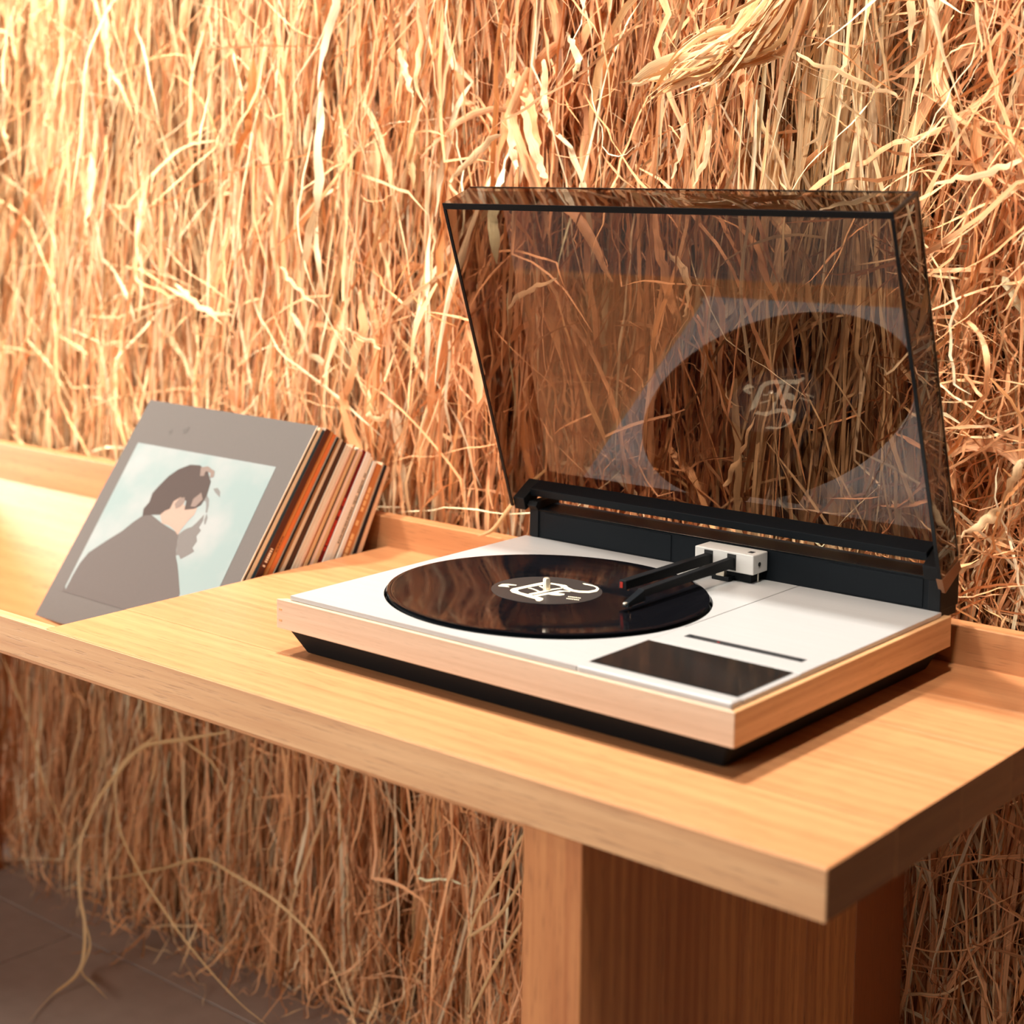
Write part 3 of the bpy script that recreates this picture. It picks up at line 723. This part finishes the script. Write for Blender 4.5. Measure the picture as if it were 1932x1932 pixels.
EM = dict(
A=[(-0.0427,-0.0189),(-0.0441,-0.0114),(-0.0403,-0.0069),(-0.0320,-0.0042),(-0.0306,-0.0064),(-0.0358,-0.0101),(-0.0366,-0.0139),(-0.0326,-0.0145),(-0.0318,-0.0163),(-0.0364,-0.0182),(-0.0403,-0.0201)],
B=[(-0.0198,0.0230),(-0.0223,0.0094),(-0.0246,-0.0082),(-0.0264,-0.0185),(-0.0239,-0.0249),(-0.0178,-0.0297),(-0.0066,-0.0317),(0.0044,-0.0337),(0.0124,-0.0344),(0.0180,-0.0393),(0.0207,-0.0380),(0.0194,-0.0318),(0.0170,-0.0279),(0.0121,-0.0264),(0.0040,-0.0257),(-0.0041,-0.0251),(-0.0122,-0.0244),(-0.0178,-0.0211),(-0.0197,-0.0165),(-0.0182,-0.0064),(-0.0158,0.0059),(-0.0140,0.0151)],
C=[(-0.0033,-0.0235),(-0.0024,-0.0171),(-0.0008,-0.0091),(0.0014,0.0059),(0.0059,0.0180),(0.0083,0.0167),(0.0048,0.0039),(0.0039,-0.0090),(0.0024,-0.0210),(0.0000,-0.0254)],
D=[(-0.0167,-0.0071),(-0.0154,-0.0037),(-0.0067,-0.0063),(-0.0011,-0.0086),(-0.0009,-0.0115),(-0.0069,-0.0086),(-0.0129,-0.0070)],
E=[(-0.0139,0.0065),(-0.0134,0.0091),(-0.0049,0.0041),(-0.0032,0.0006)],
F=[(0.0037,-0.0252),(0.0053,-0.0161),(0.0078,-0.0053),(0.0104,0.0067),(0.0186,0.0115),(0.0207,0.0093),(0.0159,0.0068),(0.0142,0.0001),(0.0146,-0.0030),(0.0210,-0.0002),(0.0233,-0.0040),(0.0217,-0.0089),(0.0164,-0.0118),(0.0112,-0.0125),(0.0094,-0.0227),(0.0072,-0.0261)],
G=[(-0.0133,0.0247),(-0.0048,0.0262),(0.0031,0.0271),(0.0092,0.0220),(0.0184,0.0178),(0.0250,0.0190),(0.0312,0.0235),(0.0329,0.0317),(0.0304,0.0379),(0.0251,0.0415),(0.0184,0.0417),(0.0134,0.0414),(0.0101,0.0440),(0.0118,0.0456),(0.0197,0.0452),(0.0282,0.0424),(0.0339,0.0369),(0.0379,0.0278),(0.0358,0.0182),(0.0286,0.0126),(0.0189,0.0118),(0.0098,0.0139),(0.0005,0.0202),(-0.0052,0.0214),(-0.0101,0.0203)])
emb = [EM[k] for k in 'ABCDEFG']
for j in range(7):                                                    # two lines of tiny print
    for base, dx in ((0.0289, 0.0), (0.0317, 0.0)):
        u = j/7
        y = -0.0053 if base < 0.03 else -0.0118
        emb.append([(base+0.0123*u, y+0.0034*u), (base+0.0123*(u+0.1), y+0.0034*(u+0.1)), (base+0.0011+0.0123*(u+0.1), y-0.0023+0.0034*(u+0.1)), (base+0.0011+0.0123*u, y-0.0023+0.0034*u)])
put('emblem', flat(emb, lambda a, b: (RC[0]+a, RC[1]+b, ZR+0.0025), 0.00015, (0, 0, 1)), M['cream_ink'], lb)

# ------------------------------------------------------------------ record sleeves in the trough
SL = 0.31
TRf, TRl = Vector((-0.2375, 0.3005, T+0.159)), Vector((-0.2360, 0.425, T+0.094))
A0, A1 = math.radians(35.92), math.radians(21.5)
yb0, yb1 = 0.1800, 0.3750           # where the spines pass the level of the bench top
def yz(y0, s):   # unused spacing helper kept simple: share of the stack -> lean
    return A0+(A1-A0)*s
# (share of the stack's depth at start, at end, spine colour, words, lettering)
SP = [
 (0.000, 0.012, (0.56, 0.44, 0.30), 'grey cover with tan edge', None),
 (0.040, 0.072, (0.66, 0.50, 0.31), 'tan edge', None),
 (0.076, 0.100, (0.020, 0.045, 0.060), 'blue black spine', None),
 (0.104, 0.160, (0.085, 0.022, 0.010), 'dark reddish brown spine with small pale lettering', 'low'),
 (0.166, 0.203, (0.50, 0.20, 0.055), 'ochre spine', 'dots'),
 (0.207, 0.250, (0.66, 0.17, 0.045), 'bright orange spine', None),
 (0.254, 0.276, (0.012, 0.010, 0.010), 'black spine behind the orange one', None),
 (0.280, 0.297, (0.40, 0.25, 0.13), 'light brown spine', None),
 (0.302, 0.336, (0.62, 0.47, 0.31), 'beige spine with worn edge', None),
 (0.340, 0.392, (0.06, 0.025, 0.013), 'wide dark brown spine', None),
 (0.397, 0.427, (0.66, 0.54, 0.39), 'grey beige spine', None),
 (0.431, 0.452, (0.70, 0.56, 0.40), 'thin cream spine', None),
 (0.456, 0.476, (0.70, 0.45, 0.30), 'pinkish spine', None),
 (0.479, 0.494, (0.40, 0.14, 0.05), 'rust spine', None),
 (0.497, 0.524, (0.62, 0.37, 0.17), 'honey coloured spine', None),
 (0.528, 0.538, (0.015, 0.012, 0.010), 'very thin black spine', None),
 (0.541, 0.573, (0.74, 0.54, 0.41), 'pale pink spine', None),
 (0.576, 0.606, (0.60, 0.38, 0.20), 'caramel spine', None),
 (0.610, 0.656, (0.16, 0.008, 0.008), 'dark red spine with red lettering', 'red'),
 (0.660, 0.716, (0.78, 0.70, 0.58), 'wide off white spine', None),
 (0.719, 0.754, (0.74, 0.60, 0.44), 'cream spine with black lettering', 'black'),
 (0.757, 0.772, (0.30, 0.22, 0.16), 'thin grey brown spine with black blocks', 'blocks'),
 (0.775, 0.812, (0.78, 0.69, 0.56), 'white spine', None),
 (0.816, 0.892, (0.50, 0.18, 0.055), 'orange brown spine with pale lettering', 'cream'),
 (0.896, 0.915, (0.66, 0.44, 0.26), 'light tan spine', None),
 (0.918, 0.954, (0.014, 0.010, 0.012), 'black spine near the back of the row', None),
 (0.958, 1.000, (0.70, 0.43, 0.25), 'tan spine, rearmost of the row', None),
]
ORD = ['first', 'second', 'third', 'fourth', 'fifth', 'sixth', 'seventh', 'eighth', 'ninth', 'tenth', 'eleventh', 'twelfth', 'thirteenth', 'fourteenth',
       'fifteenth', 'sixteenth', 'seventeenth', 'eighteenth', 'nineteenth', 'twentieth', 'twenty-first', 'twenty-second', 'twenty-third', 'twenty-fourth',
       'twenty-fifth', 'twenty-sixth', 'twenty-seventh']
MC = {}
def ink(col, rough=0.55):
    k = tuple(round(c, 3) for c in col)
    if k not in MC: MC[k] = plain('printed_card', col, max(rough, 0.6), spec=0.2,  bump=0.06, bscale=900, var=0.06)
    return MC[k]
rs = random.Random(3)
def edge_pt(s, down):
    """right-hand edge of the stack: share s of its depth, distance down from the top"""
    tp = TRf.lerp(TRl, s)
    yb_ = yb0+(yb1-yb0)*s
    d = Vector((0, yb_-tp.y, T-tp.z)).normalized()
    return tp+d*down, d
for i, (s0, s1, col, words, let) in enumerate(SP):
    jx = rs.uniform(-0.0012, 0.0010) if 0 < i < len(SP)-1 else 0.0
    jt = rs.uniform(-0.003, 0.003) if 0 < i < len(SP)-1 else 0.0
    xr = Vector((jx, 0, 0))
    yaw = -0.0305
    uu = Vector((-math.cos(yaw), -math.sin(yaw), 0))
    a0, d0 = edge_pt(s0, jt); a1, d1 = edge_pt(s1, jt)
    b0, _ = edge_pt(s0, SL); b1, _ = edge_pt(s1, SL)
    P8 = [b0+xr, b1+xr, b1+xr+uu*SL, b0+xr+uu*SL, a0+xr, a1+xr, a1+xr+uu*SL, a0+xr+uu*SL]
    base = (b0+b1)*0.5+uu*SL*0.5
    grey = (0.084, 0.072, 0.064)
    body = grey if i == 0 else ((0.03, 0.05, 0.16) if i == 2 else tuple(0.35*c+0.30*g for c, g in zip(col, (0.8, 0.6, 0.4))))
    lab = ('grey record sleeve with a bowed head against pale sky, front of the row' if i == 0
           else '%s record sleeve from the front, %s' % (ORD[i], words))
    sv = put('record_sleeve', hexa(P8, bev=0.00025), ink(body), None, tuple(base))
    tag(sv, lab, 'record sleeve', 'record sleeves leaning in the bench trough')
    # the spine: a strip of its own colour, a hair proud of the card
    e = 0.0003
    S8 = [b0+xr+Vector((e, 0, 0)), b1+xr+Vector((e, 0, 0)), b1+xr-Vector((0.0004, 0, 0)), b0+xr-Vector((0.0004, 0, 0)),
          a0+xr+Vector((e, 0, 0)), a1+xr+Vector((e, 0, 0)), a1+xr-Vector((0.0004, 0, 0)), a0+xr-Vector((0.0004, 0, 0))]
    spn = put('spine', hexa(S8), ink(col, 0.45), sv)
    if let:
        def on(a, b):      # a: 0..1 down the spine, b: 0..1 across it
            p0 = a0.lerp(b0, a); p1 = a1.lerp(b1, a)
            return p0.lerp(p1, b)+xr+Vector((e, 0, 0))
        polys = []
        def row(st, en, stp, b_0, b_1, gap=0.35, skip=()):
            k = 0; a = st
            while a < en:
                wd = stp*(0.55+0.35*rs.random())
                if k not in skip and rs.random() > 0.12: polys.append([(a, b_0), (a+wd, b_0), (a+wd, b_1), (a, b_1)])
                a += stp; k += 1
        lc = (0.8, 0.6, 0.4)
        if let == 'low': row(0.50, 0.575, 0.0085, 0.30, 0.75)
        if let == 'dots': row(0.44, 0.52, 0.014, 0.4, 0.7); lc = (0.2, 0.05, 0.02)
        if let == 'red': row(0.20, 0.42, 0.0085, 0.25, 0.80); lc = (0.55, 0.04, 0.02)
        if let == 'black': row(0.07, 0.36, 0.0095, 0.35, 0.70); lc = (0.05, 0.04, 0.03)
        if let == 'blocks': polys += [[(0.0, 0.0), (0.055, 0.0), (0.055, 1.0), (0.0, 1.0)], [(0.105, 0.0), (0.185, 0.0), (0.185, 1.0), (0.105, 1.0)], [(0.445, 0.0), (0.465, 0.0), (0.465, 1.0), (0.445, 1.0)]]; lc = (0.01, 0.01, 0.01)
        if let == 'cream': row(0.10, 0.40, 0.028, 0.30, 0.70); lc = (0.80, 0.45, 0.18)
        put('spine_print', flat(polys, on, 0.00018, (1, 0, 0)), ink(lc), spn)
    if i == 0:
        # printed picture on the front cover
        tl = a0+xr+uu*SL
        Ux = -uu; Vx = d0.copy(); nf = Ux.cross(Vx).normalized()
        if nf.y > 0: nf = -nf
        def lay(h): return lambda a, b: tl+Ux*a+Vx*b+nf*h
        mp_, nt, bs = newmat('sky_print')
        tcn = nt.nodes.new('ShaderNodeTexCoord'); nz = nt.nodes.new('ShaderNodeTexNoise'); nz.inputs['Scale'].default_value = 13; nz.inputs['Detail'].default_value = 5
        nt.links.new(tcn.outputs['Object'], nz.inputs['Vector'])
        rp = nt.nodes.new('ShaderNodeValToRGB'); rp.color_ramp.elements[0].position = 0.40; rp.color_ramp.elements[1].position = 0.66
        rp.color_ramp.elements[0].color = (0.145, 0.187, 0.178, 1); rp.color_ramp.elements[1].color = (0.205, 0.212, 0.202, 1)
        nt.links.new(nz.outputs['Fac'], rp.inputs['Fac']); nt.links.new(rp.outputs['Color'], bs.inputs['Base Color'])
        bs.inputs['Roughness'].default_value = 0.5
        ph = put('cover_photo', flat([[(0.0208, 0.0615), (0.2772, 0.0600), (0.2835, 0.270), (0.0275, 0.2695)]], lay(0.0002), 0.0001, nf), mp_, sv)
        coat = [(0.0310,0.2690),(0.0304,0.2486),(0.0317,0.2322),(0.0374,0.2164),(0.0578,0.1965),(0.0764,0.1798),(0.0872,0.1658),(0.0981,0.1546),(0.1124,0.1509),(0.1384,0.1585),(0.1662,0.1643),(0.1751,0.1666),(0.1816,0.1810),(0.1880,0.1928),(0.1991,0.2035),(0.2085,0.2144),(0.2257,0.2354),(0.2345,0.2690),(0.2345,0.2720),(0.0260,0.2720),(0.0262,0.2640)]
        put('coat_print', flat([coat], lay(0.0003), 0.0001, nf), ink((0.074, 0.060, 0.053)), ph)
        skin = [(0.1275,0.1484),(0.1324,0.1422),(0.1390,0.1385),(0.1388,0.1279),(0.1470,0.1212),(0.1561,0.1211),(0.1586,0.1300),(0.1733,0.1329),(0.1838,0.1299),(0.1846,0.1389),(0.1798,0.1476),(0.1751,0.1614),(0.1743,0.1681),(0.1654,0.1631),(0.1515,0.1589),(0.1384,0.1585)]
        put('skin_print', flat([skin], lay(0.0004), 0.0001, nf), ink((0.25, 0.17, 0.13)), ph)
        hair = [(0.0981,0.1546),(0.0937,0.1459),(0.0977,0.1358),(0.0950,0.1240),(0.0999,0.1124),(0.1081,0.0975),(0.1190,0.0864),(0.1352,0.0777),(0.1524,0.0761),(0.1713,0.0827),(0.1844,0.0941),(0.1893,0.1119),(0.1878,0.1253),(0.1797,0.1318),(0.1644,0.1357),(0.1602,0.1244),(0.1470,0.1212),(0.1388,0.1279),(0.1390,0.1385),(0.1324,0.1422),(0.1275,0.1484),(0.1124,0.1509)]
        put('hair_print', flat([hair], lay(0.0005), 0.0001, nf), ink((0.042, 0.028, 0.023)), ph)
        smoke = [(0.1743,0.1681),(0.1800,0.1610),(0.1850,0.1570),(0.1905,0.1545),(0.1950,0.1480),(0.2006,0.1363),(0.2040,0.1440),(0.2030,0.1530),(0.2085,0.1560),(0.2060,0.1640),(0.2110,0.1700),(0.2090,0.1790),(0.2148,0.1828),(0.2080,0.1890),(0.1991,0.1958),(0.1930,0.1915),(0.1880,0.1928),(0.1850,0.1860),(0.1816,0.1810),(0.1790,0.1740)]
        wisps = [[(0.1893,0.1119),(0.1960,0.1160),(0.2010,0.1240),(0.2040,0.1330),(0.2015,0.1335),(0.1975,0.1260),(0.1930,0.1200),(0.1880,0.1190)],
                 [(0.1940,0.1020),(0.2010,0.1000),(0.2080,0.1040),(0.2120,0.1110),(0.2070,0.1090),(0.2000,0.1060)],
                 [(0.2040,0.1340),(0.2090,0.1390),(0.2110,0.1480),(0.2085,0.1475),(0.2050,0.1420)]]
        for wp in wisps:
            put('wisp_print', flat([wp], lay(0.0003), 0.0001, nf), ink((0.115, 0.108, 0.100)), ph)
        curl = [(0.1557,0.0783),(0.1664,0.0754),(0.1819,0.0799),(0.1852,0.0874),(0.1795,0.0895),(0.1770,0.0832),(0.1672,0.0820),(0.1681,0.0886),(0.1616,0.0896)]
        put('beard_print', flat([smoke], lay(0.0003), 0.0001, nf), ink((0.105, 0.092, 0.084)), ph)
        ear = [(0.1430,0.1312),(0.1462,0.1227),(0.1543,0.1201),(0.1579,0.1253),(0.1554,0.1332),(0.1488,0.1369)]
        for hp in (curl, ear, [(0.170, 0.120), (0.178, 0.110), (0.186, 0.118), (0.180, 0.129), (0.172, 0.130)]):
            put('highlight_print', flat([hp], lay(0.0006), 0.0001, nf), ink((0.14, 0.10, 0.082)), ph)
        put('smudge_print', flat([[(0.0653,0.0396),(0.0723,0.0359),(0.0716,0.0431)], [(0.0897,0.0337),(0.0992,0.0283),(0.1002,0.0352),(0.0947,0.0381)]], lay(0.0002), 0.0001, nf), ink((0.070, 0.060, 0.053)), sv)
